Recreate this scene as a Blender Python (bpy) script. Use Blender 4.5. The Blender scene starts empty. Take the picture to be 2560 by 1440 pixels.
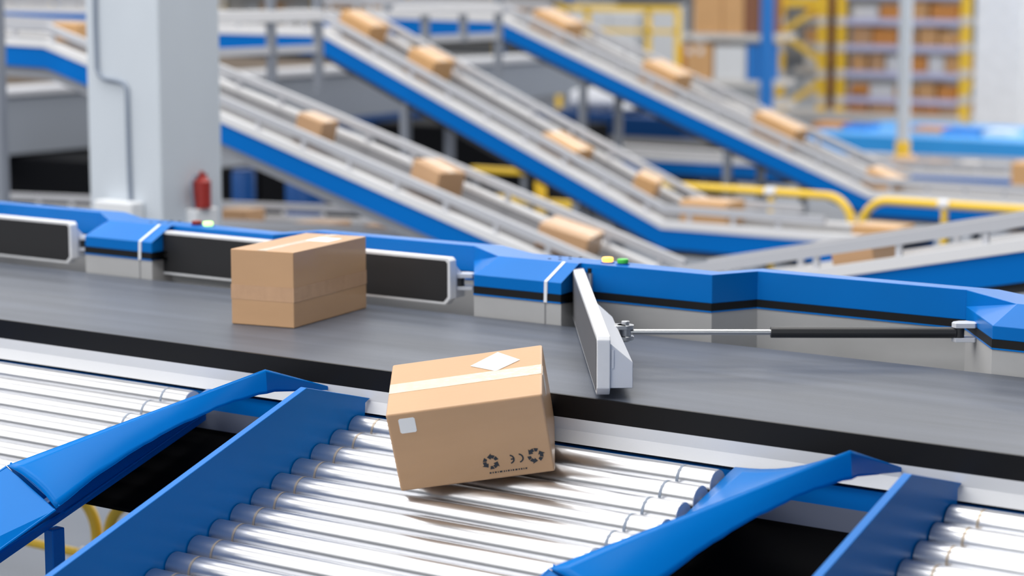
import bpy, bmesh, math, random
from mathutils import Vector, Matrix
random.seed(7)
SC = bpy.context.scene
COL = SC.collection
PI = math.pi

# ------------------------------------------------------------------ camera model (metres, belt runs along X)
F_PX = 5600.0
TH = math.atan(800 / F_PX)                       # the camera looks down 8.1 degrees
AZ = math.atan(7860 * math.cos(TH) / F_PX)       # heading relative to the belt
CT, ST = math.cos(TH), math.sin(TH)
CAMZ = 2.7
RV = (math.sin(AZ), math.cos(AZ)); FV = (-math.cos(AZ), math.sin(AZ))
def ray(px, py):
    u = px - 1280; v = 720 - py
    fw = F_PX * CT + v * ST; up = v * CT - F_PX * ST
    return (u * RV[0] + fw * FV[0], u * RV[1] + fw * FV[1], up)
def onZ(px, py, z):
    d = ray(px, py); k = (z - CAMZ) / d[2]; return (d[0] * k, d[1] * k, z)
def onY(px, py, Y):
    d = ray(px, py); k = Y / d[1]; return (d[0] * k, Y, CAMZ + d[2] * k)
def onX(px, py, X):
    d = ray(px, py); k = X / d[0]; return (X, d[1] * k, CAMZ + d[2] * k)
def project(x, y, z):
    z -= CAMZ
    r = x * RV[0] + y * RV[1]; fw = x * FV[0] + y * FV[1]
    zc = fw * CT - z * ST; yc = fw * ST + z * CT
    return 1280 + F_PX * r / zc, 720 - F_PX * yc / zc
def at_x(px, Y):                                  # x of the image column px in the plane Y
    return onY(px, 400, Y)[0]

cam_d = bpy.data.cameras.new('camera'); cam = bpy.data.objects.new('camera', cam_d); COL.objects.link(cam)
cam.location = (0, 0, CAMZ)
fwd = Vector((FV[0] * CT, FV[1] * CT, -ST)); right = Vector((RV[0], RV[1], 0)); up = right.cross(fwd)
cam.matrix_world = Matrix(((right.x, up.x, -fwd.x, 0), (right.y, up.y, -fwd.y, 0), (right.z, up.z, -fwd.z, CAMZ), (0, 0, 0, 1)))
cam_d.sensor_width = 36; cam_d.lens = F_PX / 2560 * 36
cam_d.clip_end = 300
cam_d.dof.use_dof = True; cam_d.dof.focus_distance = 6.5; cam_d.dof.aperture_fstop = 1.9
SC.camera = cam

# ------------------------------------------------------------------ materials
def mat(name, col, rough=.5, metal=0., noise=None, bump=None, coat=0., emit=None, estr=0., spec=None, alpha=None):
    m = bpy.data.materials.new(name); m.use_nodes = True
    nt = m.node_tree; b = nt.nodes['Principled BSDF']
    b.inputs['Base Color'].default_value = (*col, 1); b.inputs['Roughness'].default_value = rough
    b.inputs['Metallic'].default_value = metal
    if coat: b.inputs['Coat Weight'].default_value = coat; b.inputs['Coat Roughness'].default_value = .12
    if spec is not None: b.inputs['Specular IOR Level'].default_value = spec
    if emit: b.inputs['Emission Color'].default_value = (*emit, 1); b.inputs['Emission Strength'].default_value = estr
    tc = nt.nodes.new('ShaderNodeTexCoord')
    if noise:                                     # noise=(scale xyz, amount, detail)
        mp = nt.nodes.new('ShaderNodeMapping'); mp.inputs['Scale'].default_value = noise[0]
        n = nt.nodes.new('ShaderNodeTexNoise'); n.inputs['Scale'].default_value = 1; n.inputs['Detail'].default_value = noise[2]
        r = nt.nodes.new('ShaderNodeValToRGB'); a = noise[1]
        r.color_ramp.elements[0].position = .3; r.color_ramp.elements[1].position = .7
        r.color_ramp.elements[0].color = (*[c * (1 - a) for c in col], 1); r.color_ramp.elements[1].color = (*[min(1, c * (1 + a)) for c in col], 1)
        nt.links.new(tc.outputs['Object'], mp.inputs[0]); nt.links.new(mp.outputs[0], n.inputs[0])
        nt.links.new(n.outputs[0], r.inputs[0]); nt.links.new(r.outputs[0], b.inputs['Base Color'])
    if bump:
        n2 = nt.nodes.new('ShaderNodeTexNoise'); n2.inputs['Scale'].default_value = bump[0]; n2.inputs['Detail'].default_value = 3
        bp = nt.nodes.new('ShaderNodeBump'); bp.inputs['Strength'].default_value = bump[1]; bp.inputs['Distance'].default_value = .01
        nt.links.new(tc.outputs['Object'], n2.inputs[0]); nt.links.new(n2.outputs[0], bp.inputs['Height']); nt.links.new(bp.outputs[0], b.inputs['Normal'])
    return m
M = {}
BLUE = (.0, .152, .53)
M['blue'] = mat('blue_paint', BLUE, .30, noise=((3, 3, 3), .04, 3), spec=.22)
M['blue_gloss'] = mat('blue_gloss_paint', (.0, .165, .56), .26, spec=.10)
M['blue_far'] = mat('blue_belt_side', (.0, .15, .54), .4, spec=.12)
M['blue_pale'] = mat('pale_blue_deck', (.04, .34, .80), .3)
M['stripe'] = mat('black_stripe', (.010, .010, .011), .5, spec=.25)
M['grey_panel'] = mat('grey_panel', (.42, .42, .425), .45, noise=((5, 5, 9), .05, 4))
M['shaded_grey_panel'] = mat('shaded_grey_panel', (.17, .19, .25), .45)  # grey skirt colour darkened: the shade between the chutes is painted in
M['white_metal'] = mat('white_metal', (.74, .75, .78), .38, noise=((9, 9, 9), .05, 4))
M['white_frame'] = mat('white_frame', (.66, .67, .70), .4, bump=(60, .05))
M['seam'] = mat('seam_white', (.80, .82, .86), .4)
M['seam_dark'] = mat('seam_groove', (.22, .22, .23), .6)  # dark grey groove of the panel seam
M['belt'] = mat('belt_rubber', (.076, .088, .116), .42, noise=((.6, 9, 1), .26, 5), bump=(160, .05))
M['black_rail'] = mat('black_rail', (.007, .007, .008), .45, spec=.25)
M['black'] = mat('black_sheet', (.002, .002, .0025), .8, spec=.05)
M['pad'] = mat('rubber_pad', (.016, .016, .018), .55, bump=(300, .1))
M['pad_grey'] = mat('grey_rubber_pad', (.10, .10, .11), .5, bump=(300, .1))  # lighter grey pad of the open arm
M['steel'] = mat('roller_steel', (.64, .65, .68), .30, 1., noise=((4, 30, 30), .03, 4))
M['steel2'] = mat('machined_steel', (.62, .63, .65), .3, 1.)
M['groove'] = mat('roller_groove', (.42, .36, .30), .4, .8)
M['light_metal'] = mat('light_metal', (.62, .64, .70), .42, .0)
M['cyl'] = mat('cylinder_black', (.022, .023, .026), .38)
M['card'] = mat('cardboard', (.57, .345, .19), .42, noise=((3, 3, 12), .035, 4), bump=(90, .03), coat=.25, spec=.35)
M['card2'] = mat('cardboard_light', (.66, .38, .17), .45, noise=((2, 2, 10), .05, 4))
M['card3'] = mat('cardboard_orange', (.66, .28, .07), .55, noise=((2, 2, 10), .05, 4))
M['card4'] = mat('cardboard_dark', (.26, .11, .06), .65)
M['tape'] = mat('packing_tape', (.58, .36, .22), .18, noise=((30, 30, 8), .05, 4), bump=(70, .12))
M['tape_pale'] = mat('pale_tape', (.80, .66, .52), .14, noise=((30, 8, 8), .06, 5), bump=(70, .12))
M['label'] = mat('paper_label', (.88, .88, .88), .5)
M['label_mark'] = mat('label_print', (.50, .56, .60), .6)
M['ink'] = mat('ink', (.025, .03, .04), .6)
M['concrete'] = mat('column_paint', (.56, .61, .67), .55, noise=((2, 2, 1), .04, 3))
M['conduit'] = mat('conduit_grey', (.22, .26, .33), .5)
M['red'] = mat('extinguisher_red', (.30, .025, .02), .35)
M['yellow'] = mat('yellow_paint', (.95, .62, .05), .38)
M['grey_rail'] = mat('grey_rail', (.52, .53, .57), .4)
M['flange'] = mat('flange_white', (.78, .78, .80), .4)
M['grey_belt'] = mat('grey_moving_belt', (.085, .085, .095), .42, noise=((.4, 14, 1), .12, 3))
M['under_dark'] = mat('under_tray_dark', (.02, .02, .022), .6)
M['under_grey'] = mat('under_tray_grey', (.30, .31, .34), .5)
M['girder'] = mat('girder_grey', (.25, .275, .32), .5)
M['painted_shade'] = mat('painted_shade', (.003, .0035, .005), .7, spec=.1)  # near black: the lack of light under the conveyors put into the colour
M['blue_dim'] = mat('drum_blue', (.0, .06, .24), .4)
M['navy'] = mat('navy_machine', (.0, .035, .14), .45, spec=.2)
M['post'] = mat('post_grey', (.22, .24, .28), .45)
M['floor'] = mat('floor_concrete', (.15, .17, .21), .4, noise=((.6, .6, 1), .12, 4))
M['wall'] = mat('wall_paint', (.70, .68, .66), .7, noise=((.3, .3, .6), .05, 2))
M['beam'] = mat('rack_beam', (.55, .56, .80), .45)
M['beam_joint'] = mat('rack_joint', (.68, .66, .64), .5)
M['bluepost'] = mat('rack_blue', (.02, .20, .62), .4)
M['white_box'] = mat('white_container', (.72, .74, .77), .5)
M['bag'] = mat('white_sack', (.80, .82, .88), .6, bump=(9, .6))
M['brown_deck'] = mat('brown_deck', (.30, .24, .19), .7)
M['green'] = mat('green_button', (.07, .55, .06), .35)
M['red_btn'] = mat('red_button', (.26, .02, .015), .35)
M['lit_yellow'] = mat('lit_amber_lamp', (.9, .5, .1), .4, emit=(1., .50, .07), estr=2.6)
M['lit_green'] = mat('lit_green_lamp', (.5, .9, .3), .4, emit=(.52, 1., .25), estr=2.4)
M['bezel_blue'] = mat('button_base_blue', (.02, .10, .45), .4)

# ------------------------------------------------------------------ mesh helpers
class MB:
    def __init__(s): s.v = []; s.f = []; s.sm = []
    def add(s, vs, fs, smooth=False):
        o = len(s.v); s.v += [tuple(v) for v in vs]; s.f += [tuple(i + o for i in f) for f in fs]; s.sm += [smooth] * len(fs)
        return s
    def box(s, x0, x1, y0, y1, z0, z1):
        vs = [(x, y, z) for x in (x0, x1) for y in (y0, y1) for z in (z0, z1)]
        return s.add(vs, [(0, 1, 3, 2), (4, 6, 7, 5), (0, 4, 5, 1), (2, 3, 7, 6), (0, 2, 6, 4), (1, 5, 7, 3)])
    def prism(s, poly, d, smooth=False):          # polygon (3d points) pushed along vector d
        n = len(poly); vs = [Vector(p) for p in poly]; vs = vs + [p + Vector(d) for p in vs]
        fs = [tuple(range(n)), tuple(range(2 * n - 1, n - 1, -1))] + [(i, i + n, (i + 1) % n + n, (i + 1) % n) for i in range(n)]
        return s.add(vs, fs, smooth)
    def cyl(s, a, b, r, n=24, r2=None, cap=True):
        a = Vector(a); b = Vector(b); d = (b - a).normalized()
        t = Vector((0, 0, 1)) if abs(d.z) < .9 else Vector((1, 0, 0))
        u = d.cross(t).normalized(); w = d.cross(u); r2 = r if r2 is None else r2
        vs = []
        for c, rr in ((a, r), (b, r2)):
            for i in range(n):
                an = 2 * PI * i / n; vs.append(c + u * math.cos(an) * rr + w * math.sin(an) * rr)
        s.add(vs, [(i, (i + 1) % n, (i + 1) % n + n, i + n) for i in range(n)], True)
        if cap: s.add(vs, [tuple(range(n - 1, -1, -1)), tuple(range(n, 2 * n))])
        return s
    def tube(s, pts, r, n=12):
        pts = [Vector(p) for p in pts]; rings = []
        prev = None
        for i, p in enumerate(pts):
            d = (pts[min(i + 1, len(pts) - 1)] - pts[max(i - 1, 0)]).normalized()
            if prev is None:
                t = Vector((0, 0, 1)) if abs(d.z) < .9 else Vector((1, 0, 0)); u = d.cross(t).normalized()
            else: u = (prev - d * prev.dot(d)).normalized()
            prev = u; w = d.cross(u)
            rings.append([p + u * math.cos(2 * PI * k / n) * r + w * math.sin(2 * PI * k / n) * r for k in range(n)])
        vs = [v for rg in rings for v in rg]; fs = []
        for i in range(len(rings) - 1):
            for k in range(n): fs.append((i * n + k, i * n + (k + 1) % n, (i + 1) * n + (k + 1) % n, (i + 1) * n + k))
        s.add(vs, fs, True)
        return s.add(vs, [tuple(range(n - 1, -1, -1)), tuple(range(len(vs) - n, len(vs)))])
    def path(s, pts, y0, y1, dz0, dz1):           # bar along a polyline of (x, z), between y0..y1 and z+dz0..z+dz1
        vs = []
        for x, z in pts: vs += [(x, y0, z + dz0), (x, y1, z + dz0), (x, y1, z + dz1), (x, y0, z + dz1)]
        fs = []
        for i in range(len(pts) - 1):
            a = i * 4; b = a + 4
            for k in range(4): fs.append((a + k, a + (k + 1) % 4, b + (k + 1) % 4, b + k))
        n = len(vs); fs += [(3, 2, 1, 0), (n - 4, n - 3, n - 2, n - 1)]
        return s.add(vs, fs)
    def build(s, name, m, parent=None, bevel=0, seg=2, local=True):
        me = bpy.data.meshes.new(name); off = Vector((0, 0, 0))
        if parent is not None and local: off = world_loc(parent)
        me.from_pydata([tuple(Vector(v) - off) for v in s.v], [], s.f)
        for p, sm in zip(me.polygons, s.sm): p.use_smooth = sm
        bm = bmesh.new(); bm.from_mesh(me)
        bmesh.ops.remove_doubles(bm, verts=bm.verts, dist=1e-5)
        bmesh.ops.recalc_face_normals(bm, faces=bm.faces)
        if bevel:
            ed = [e for e in bm.edges if len(e.link_faces) == 2 and e.calc_face_angle(0) > .5]
            bmesh.ops.bevel(bm, geom=ed, offset=bevel, segments=seg, profile=.5, affect='EDGES')
        bm.to_mesh(me); bm.free()
        if any(s.sm): me.set_sharp_from_angle(angle=math.radians(40))
        me.materials.append(M[m] if isinstance(m, str) else m)
        o = bpy.data.objects.new(name, me); COL.objects.link(o)
        if parent is not None: o.parent = parent
        return o
def world_loc(o):
    v = Vector((0, 0, 0))
    while o is not None: v = v + Vector(o.location); o = o.parent
    return v
def tag(o, label=None, cat=None, group=None, kind=None):
    if label: o['label'] = label
    if cat: o['category'] = cat
    if group: o['group'] = group
    if kind: o['kind'] = kind
    return o
def thing(name, loc, label, cat, group=None):
    o = bpy.data.objects.new(name, None); o.empty_display_size = .05; o.location = loc; COL.objects.link(o)
    return tag(o, label, cat, group)
def copy_tree(o, parent=None):
    c = o.copy(); COL.objects.link(c); c.parent = parent
    for ch in list(o.children): copy_tree(ch, c)
    return c

# ------------------------------------------------------------------ the setting
tag(MB().box(-70, 40, -12, 75, -.2, 0).build('floor', 'floor'), kind='structure')
def hall_wall(name, p, q, h, m='wall'):
    a = Vector((p[0], p[1], 0)); b = Vector((q[0], q[1], 0)); n = (b - a).normalized().cross(Vector((0, 0, 1))) * .3
    mb = MB().prism([a, b, b - n, a - n], (0, 0, h)); return tag(mb.build(name, m), kind='structure')
hall_wall('wall_back', (-68, 60), (38, 60), 12)
hall_wall('wall_left', (-62, -10), (-62, 60), 12)

# ------------------------------------------------------------------ main sorting belt
PER = 1.928
X_L, X_R = -9.6, .4
YF, YB = 5.155, 6.18
mc = thing('sorting_conveyor', (-4, 5.6, 0), 'wide grey main belt crossing the whole picture, edged in black, a carton standing on it', 'conveyor')
MB().box(X_L, X_R, YF + .012, YB, 1.47, 1.5).build('belt', 'belt', mc)
MB().box(X_L, X_R, YF, YF + .012, 1.437, 1.5015).build('edge_rail', 'black_rail', mc)
MB().prism([(X_L, YF, 1.437), (X_L, YF, 1.403), (X_L, YF - .016, 1.369), (X_L, YF + .03, 1.369), (X_L, YF + .03, 1.437)], (X_R - X_L, 0, 0)).build('frame_rail', 'white_frame', mc)
MB().box(X_L, X_R, YF + .02, YF + .04, 1.356, 1.369).build('frame_groove', 'black_rail', mc)
MB().box(X_L, X_R, YF, YF + .03, 1.299, 1.356).build('blue_skirt', 'blue', mc)
MB().box(X_L, X_R, YF, YF + .03, 1.234, 1.299).build('grey_skirt', 'shaded_grey_panel', mc)
MB().box(X_L, X_R, YF + .03, YB - .02, 1.25, 1.30).build('return_belt', 'black', mc)
for lx in (-9.0, -5.2, -3.2, -1.3):
    for ya in (YF + .04, YB - .14): MB().box(lx, lx + .08, ya, ya + .08, 0, 1.25).build('leg', 'post', mc)
MB().box(X_L, X_R, 6.56, 6.60, 1.2, 1.60).build('back_panel', 'grey_panel', mc)

# ------------------------------------------------------------------ blue diverter housings along the far edge of the belt
A = [(-.22, 6.483), (0, 6.187), (.368, 6.187), (.35, 6.315), (.883, 6.315), (.96, 6.483), (PER - .22, 6.483)]
T = [(-.22, 6.483), (.03, 6.295), (.368, 6.295), (.352, 6.315), (.883, 6.315), (.96, 6.483), (PER - .22, 6.483)]
Bk = [(-.14, 6.55), (.08, 6.43), (.36, 6.42), (.42, 6.42), (.86, 6.40), (.94, 6.55), (PER - .14, 6.55)]
X0 = -4.616
ZT = 1.70
def strip(rings, x0):
    mb = MB(); n = len(rings[0][0]); vs = []
    for cont, z in rings: vs += [(x0 + a, b, z) for a, b in cont]
    fs = []
    R = len(rings)
    for r in range(R):
        r2 = (r + 1) % R
        for i in range(n - 1): fs.append((r * n + i, r * n + i + 1, r2 * n + i + 1, r2 * n + i))
    fs += [tuple(r * n for r in range(R)), tuple(r * n + n - 1 for r in range(R - 1, -1, -1))]
    return mb.add(vs, fs)
def off(c, d):  # push contour toward the belt
    return [(a, b - d) for a, b in c]
house_labels = {
    -2: 'blue housing beyond the left edge of the main belt, behind the leftmost pusher',
    -1: 'blue housing with dark red button and lit green lamp, in front of the grey column',
    0: 'blue housing with lit amber lamp and green button, beside the open pusher arm',
    1: 'blue housing at the right end, where the black piston rod is anchored',
}
for k in (-2, -1, 0, 1):
    x0 = X0 + k * PER
    h = thing('diverter_housing', (x0 + .2, 6.35, 1.2), house_labels[k], 'machine housing', 'blue housings along the main belt')
    strip([(off(A, 0), 1.604), (A, 1.645), (T, ZT), (Bk, ZT), (Bk, 1.604)], x0).build('cover', 'blue', h, bevel=.002, seg=2)
    strip([(off(A, .003), 1.579), (off(A, .003), 1.604), (Bk, 1.604), (Bk, 1.579)], x0).build('black_band', 'stripe', h)
    strip([(off(A, .004), 1.574), (off(A, .004), 1.579), (Bk, 1.579), (Bk, 1.574)], x0).build('blue_trim', 'blue', h)
    strip([(A, 1.30), (A, 1.574), (Bk, 1.574), (Bk, 1.30)], x0).build('lower_panel', 'grey_panel', h)
    sx = x0 + .300; wv = .0125
    pr = [(6.296, ZT + .002), (6.184, 1.6465), (6.181, 1.574), (6.19, 1.574), (6.2, 1.64), (6.31, 1.69)]
    MB().prism([(sx, a, b) for a, b in pr], (wv, 0, 0)).build('seam_band', 'seam', h)
    MB().box(sx, sx + .005, 6.1855, 6.2, 1.49, 1.574).build('panel_seam', 'seam_dark', h)
    for i, q in enumerate([(1374, 647), (1400, 643), (1400, 649), (1425, 641), (1425, 647), (1451, 643)]):
        p = onZ(q[0], q[1], ZT); px_ = p[0] + k * PER
        MB().cyl((px_, p[1], ZT - .001), (px_, p[1], ZT + .0012), .0062, 16).build('bolt_hole', 'stripe', h)
    for i, q in enumerate([(1521.5, 657), (1559.5, 661)]):
        p = onZ(q[0], q[1], ZT); bx, by = p[0] + k * PER - .004, p[1] - .0
        MB().cyl((bx, by, ZT), (bx, by, ZT + .003), .024, 28).build('button_base', 'bezel_blue', h)
        if k == 0: mm = ('lit_yellow', 'green')[i]
        elif k == -1: mm = ('red_btn', 'lit_green')[i]
        else: mm = ('red_btn', 'green')[i]
        b = MB().cyl((bx, by, ZT + .003), (bx, by, ZT + .019), .0195, 28).build('button', mm, h, bevel=.004, seg=3)
        b['label'] = {'lit_yellow': 'amber lamp glowing', 'green': 'green push button', 'red_btn': 'dark red push button', 'lit_green': 'green lamp glowing'}[mm]

# ------------------------------------------------------------------ pusher arms with their pistons
def make_arm(hinge, ang, anchor, label, pad):
    """hinge: far front corner, ang: heading of the arm, anchor: where the piston is fixed."""
    c, s = math.cos(ang), math.sin(ang)
    def W(u, v, z): return (hinge[0] + u * c - v * s, hinge[1] + u * s + v * c, z)
    t = thing('pusher_arm', (hinge[0], hinge[1], 1.5), label, 'pusher arm', 'white framed pusher arms over the main belt')
    L, z0, z1, r = 1.495, 1.512, 1.682, .022
    def outline(u0, u1, a, b, r, v):
        return [W(u0 + r, v, a), W(u1 - r, v, a), W(u1, v, a + r), W(u1, v, b - r * .5), W(u1 - r * .5, v, b), W(u0 + r * .7, v, b), W(u0, v, b - r * .7), W(u0, v, a + r)]
    mb = MB().prism(outline(0, L, z0, z1, r, 0), Vector(W(0, .038, 0)) - Vector(W(0, 0, 0)))
    mb.build('frame', 'white_metal', t, bevel=.003, seg=2)
    e = .011
    mb = MB().prism(outline(e, L - e, z0 + e, z1 - e, r * .85, -.0015), Vector(W(0, .01, 0)) - Vector(W(0, 0, 0)))
    mb.build('rubber_pad', pad, t)
    # box section behind the pad, deeper towards the free end
    def sec(u, d): return [W(u, .038, 1.533), W(u, .038 + d, 1.533), W(u, .038 + d, 1.606), W(u, .038, 1.66)]
    mb = MB(); S = [(.10, .022), (.55, .026), (.66, .060), (1.485, .064)]
    vs = [v for u, d in S for v in sec(u, d)]; fs = []
    for i in range(len(S) - 1):
        for q in range(4): fs.append((i * 4 + q, i * 4 + (q + 1) % 4, i * 4 + 4 + (q + 1) % 4, i * 4 + 4 + q))
    fs += [(3, 2, 1, 0), (12, 13, 14, 15)]
    mb.add(vs, fs).build('stiffener', 'light_metal', t, bevel=.0015, seg=1)
    MB().prism([W(1.4865, .042, 1.59), W(1.4865, .048, 1.59), W(1.4865, .048, 1.642), W(1.4865, .042, 1.642)], Vector(W(.002, 0, 0)) - Vector(W(0, 0, 0))).build('end_plate', 'light_metal', t)
    # hinge pin
    hp = W(.075, .058, 0)
    MB().cyl((hp[0], hp[1], 1.52), (hp[0], hp[1], 1.668), .0145, 20).build('hinge_post', 'steel2', t)
    MB().cyl((hp[0], hp[1], 1.668), (hp[0], hp[1], 1.684), .0085, 20).build('hinge_cap', 'stripe', t)
    # clevis
    pin = Vector(W(.855, .125, 1.59)); back = Vector(W(.855, .085, 1.59))
    mb = MB()
    for za, zb in ((1.600, 1.613), (1.566, 1.578)):
        mb.cyl((pin.x, pin.y, za), (pin.x, pin.y, zb), .026, 28)
        dv = (Vector(W(0, 1, 0)) - Vector(W(0, 0, 0))); du = (Vector(W(1, 0, 0)) - Vector(W(0, 0, 0)))
        p0 = back - du * .026; p1 = back + du * .026; p2 = pin + du * .026; p3 = pin - du * .026
        mb.prism([(p.x, p.y, za) for p in (p0, p1, p2, p3)], (0, 0, zb - za))
    mb.build('clevis', 'steel2', t, bevel=.001, seg=1)
    MB().cyl((pin.x, pin.y, 1.560), (pin.x, pin.y, 1.624), .0125, 24).build('clevis_pin', 'steel2', t, bevel=.001, seg=1)
    an = Vector(anchor); d = (an - pin); Ld = d.length; d.normalize()
    MB().cyl(pin + Vector((0, 0, -.012)), pin + Vector((0, 0, .010)), .0185, 24).build('rod_eye', 'steel2', t)
    MB().cyl(pin + d * .012, pin + d * (Ld * .48), .0088, 20).build('piston_rod', 'steel2', t)
    MB().cyl(pin + d * (Ld * .435), pin + d * (Ld - .01), .0175, 28).build('cylinder', 'cyl', t, bevel=.0015, seg=1)
    MB().cyl(an + Vector((0, 0, -.014)), an + Vector((0, 0, .014)), .016, 24).build('cylinder_eye', 'cyl', t)
    mb = MB()
    for za, zb in ((1.604, 1.619), (1.560, 1.573)):
        pts = [(an.x + .048, an.y + .01), (an.x + .048, an.y + .05), (an.x, an.y + .05), (an.x - .018, an.y + .035), (an.x - .026, an.y + .012), (an.x - .020, an.y - .012), (an.x, an.y - .024)]
        mb.prism([(x, y, za) for x, y in pts], (0, 0, zb - za))
    mb.build('anchor_bracket', 'light_metal', t, bevel=.001, seg=1)
    return t
def anchor(k): return (-2.862 + k * PER, 6.335, 1.588)
make_arm((-4.309, 6.342), math.atan2(-1.194, .896), anchor(0), 'open pusher arm swung across the belt, with its steel piston rod exposed', 'pad_grey')
make_arm((-4.345 - PER, 6.262), 0, anchor(-1), 'closed pusher arm behind the carton on the belt, black pad in white frame', 'pad')
make_arm((-4.345 - 2 * PER, 6.262), 0, anchor(-2), 'closed pusher arm cut off by the left edge, black pad in white frame', 'pad')

# ------------------------------------------------------------------ roller chutes
SL = .3226                                        # slope of the rollers
def zr(y): return 1.371 - SL * (5.092 - y)        # top of the rollers
RR = .0405
PX = -4.26                                        # left panel of the middle chute
dirn = Vector((0, -1, -SL)).normalized()
def make_chute(label, nroll=17):
    t = thing('roller_chute', (PX + .7, 4.6, .9), label, 'roller chute', 'roller chutes leading off the main belt')
    # left panel: a flat blue plate whose end dips to the belt frame
    T0 = (4.862, 1.489); E0 = (5.152, 1.4125)
    lo = 3.1
    poly = [(5.128, 1.372), (5.13, 1.402), E0, T0, (lo, T0[1] - .338 * (T0[0] - lo)), (lo, zr(lo) - .11), (5.10, zr(5.10) - .11)]
    MB().prism([(PX, a, b) for a, b in poly], (.024, 0, 0)).build('side_panel', 'blue', t, bevel=.0012, seg=1)
    # rollers
    for i in range(nroll):
        y = 5.084 - .0868 * i; z = zr(5.092 - .0868 * i) - RR
        xa, xb = PX + .028, PX + 1.279
        r = MB().cyl((xa, y, z), (xb, y, z), RR, 40).build('roller', 'steel', t, bevel=.0)
        MB().cyl((PX + .112, y, z), (PX + .120, y, z), RR + .0006, 40, cap=False).build('roller_band', 'groove', r)
        MB().cyl((PX + 1.172, y, z), (PX + 1.181, y, z), RR + .0006, 40, cap=False).build('roller_band', 'conduit', r)
        MB().cyl((xb, y, z), (xb + .0015, y, z), RR * .97, 32).build('roller_cap', 'light_metal', r)
        MB().cyl((xb, y, z), (xb + .03, y, z), .008, 10).cyl((xa - .004, y, z), (xa, y, z), .008, 10).build('axle', 'steel2', r)
    # right side frame plate under the guard
    gx = PX + 1.315                               # plane of the guard foot
    poly = [(5.11, zr(5.11) - .010), (4.36, zr(4.36) - .010), (4.478, 1.103), (5.093, 1.304)]
    MB().prism([(gx + .002, a, b) for a, b in poly], (.010, 0, 0)).build('side_frame', 'blue', t)
    MB().prism([(gx - .012, a, b) for a, b in [(5.11, zr(5.11) - .03), (lo, zr(lo) - .03), (lo, zr(lo) - .1), (5.11, zr(5.11) - .1)]], (.008, 0, 0)).build('roller_bearer', 'blue', t)
    # twisted guard: ruled sheet from the foot line to the ridge, with an outer skirt
    apex = Vector((PX - .152 + PER, 4.878, 1.521)); tip = Vector((gx - .060, 4.333, 1.2615))
    N = 28
    ridge = [apex.lerp(tip, i / N) for i in range(N + 1)]
    foot = [Vector((gx, 5.115, zr(5.1) + .002)).lerp(Vector((gx, 4.40, zr(4.40) + .002)), (i / N)) for i in range(N + 1)]
    mb = MB(); W_ = 8; vs = []
    for i in range(N + 1):
        for j in range(W_ + 1):
            p = foot[i].lerp(ridge[i], j / W_); p.z -= .022 * math.sin(PI * j / W_) * (1 - i / N); vs.append(p)
    mb.add(vs, [(i * (W_ + 1) + j, i * (W_ + 1) + j + 1, (i + 1) * (W_ + 1) + j + 1, (i + 1) * (W_ + 1) + j) for i in range(N) for j in range(W_)], True)
    # flap from the apex to the frame
    g = mb.build('guard_sheet', 'blue_gloss', t)
    sm = g.modifiers.new('t', 'SOLIDIFY'); sm.thickness = .003; sm.offset = 0
    # outer flange: falls outward from the ridge to the edge seen in the photo
    curve = [(60, 1330), (100, 1300), (165, 1250), (250, 1182), (350, 1117), (440, 1066), (510, 1034), (540, 1020), (580, 1005), (635, 988), (690, 977), (750, 975), (838, 974), (1200, 974)]
    def cy(x):
        for (x0, y0), (x1, y1) in zip(curve, curve[1:]):
            if x <= x1: return y0 + (y1 - y0) * (x - x0) / (x1 - x0)
        return 974
    E1 = Vector((PX - .147 + PER, 5.185, 1.419))
    fr = []
    for i in range(8): fr.append(E1.lerp(apex, i / 8))
    fr += ridge
    nf = len(fr); K = 8; vs = []; edge = []
    for i, p in enumerate(fr):
        dl = 0; kx = min(1, max(0, (i - 7) / 12)); kz = 1.25 - .75 * max(0, (i - 16) / (nf - 17))
        while dl < .2:
            q = p + Vector((dl * kx, 0, -dl * kz)); x, y = project(q.x - PER, q.y, q.z)
            if y > cy(x): break
            dl += .002
        dl = max(dl, .004)
        for j in range(K + 1):
            f = j / K; bow = .07 * dl * math.sin(PI * f)
            vs.append(p + Vector(((dl * f + bow) * kx + .001, 0, -dl * kz * f + bow * .8)))
        edge.append(vs[-1])
    g = MB().add(vs, [(i * (K + 1) + j, i * (K + 1) + j + 1, (i + 1) * (K + 1) + j + 1, (i + 1) * (K + 1) + j) for i in range(nf - 1) for j in range(K)], True).build('guard_flange', 'blue_gloss', t)
    sm = g.modifiers.new('t', 'SOLIDIFY'); sm.thickness = .003; sm.offset = 0
    low0 = Vector((gx + .012, 5.093, 1.304)); endl = Vector((gx + .017, 4.478, 1.103))
    # folded rims
    MB().tube([E1, apex, apex.lerp(tip, .5), tip], .0020, 8).build('guard_rim', 'blue_gloss', t)
    MB().tube(edge[4:], .0014, 8).build('guard_rim', 'blue_gloss', t)
    MB().tube([low0, endl], .004, 8).build('guard_rim', 'blue_gloss', t)
    # second length of guard below the mitred joint
    j0 = tip + Vector((0, -.004, -.004)); j1 = edge[-1] + Vector((0, -.004, -.004))
    dn = Vector((0, -1, -.338)) * 1.15
    MB().prism([j0, j1, j1 + dn + Vector((-.05, 0, -.04)), j0 + dn + Vector((.02, 0, .02))], (.004, 0, .002)).build('lower_guard', 'blue_gloss', t)
    MB().tube([j0 + dn, j0, j1, j1 + dn + Vector((-.05, 0, -.04))], .0055, 8).build('guard_rim', 'blue_gloss', t)
    MB().tube([tip + Vector((.001, .012, .006)), edge[-1] + Vector((.002, .012, .005))], .0035, 8).build('guard_rim', 'blue_gloss', t)
    MB().prism([low0 + Vector((-.006, -.5, -.165)), endl + Vector((-.006, 0, -.002)), endl + Vector((-.006, -1.1, -.37)), endl + Vector((-.006, -1.1, -.30))], (.006, 0, 0)).build('lower_frame', 'blue', t)
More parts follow.
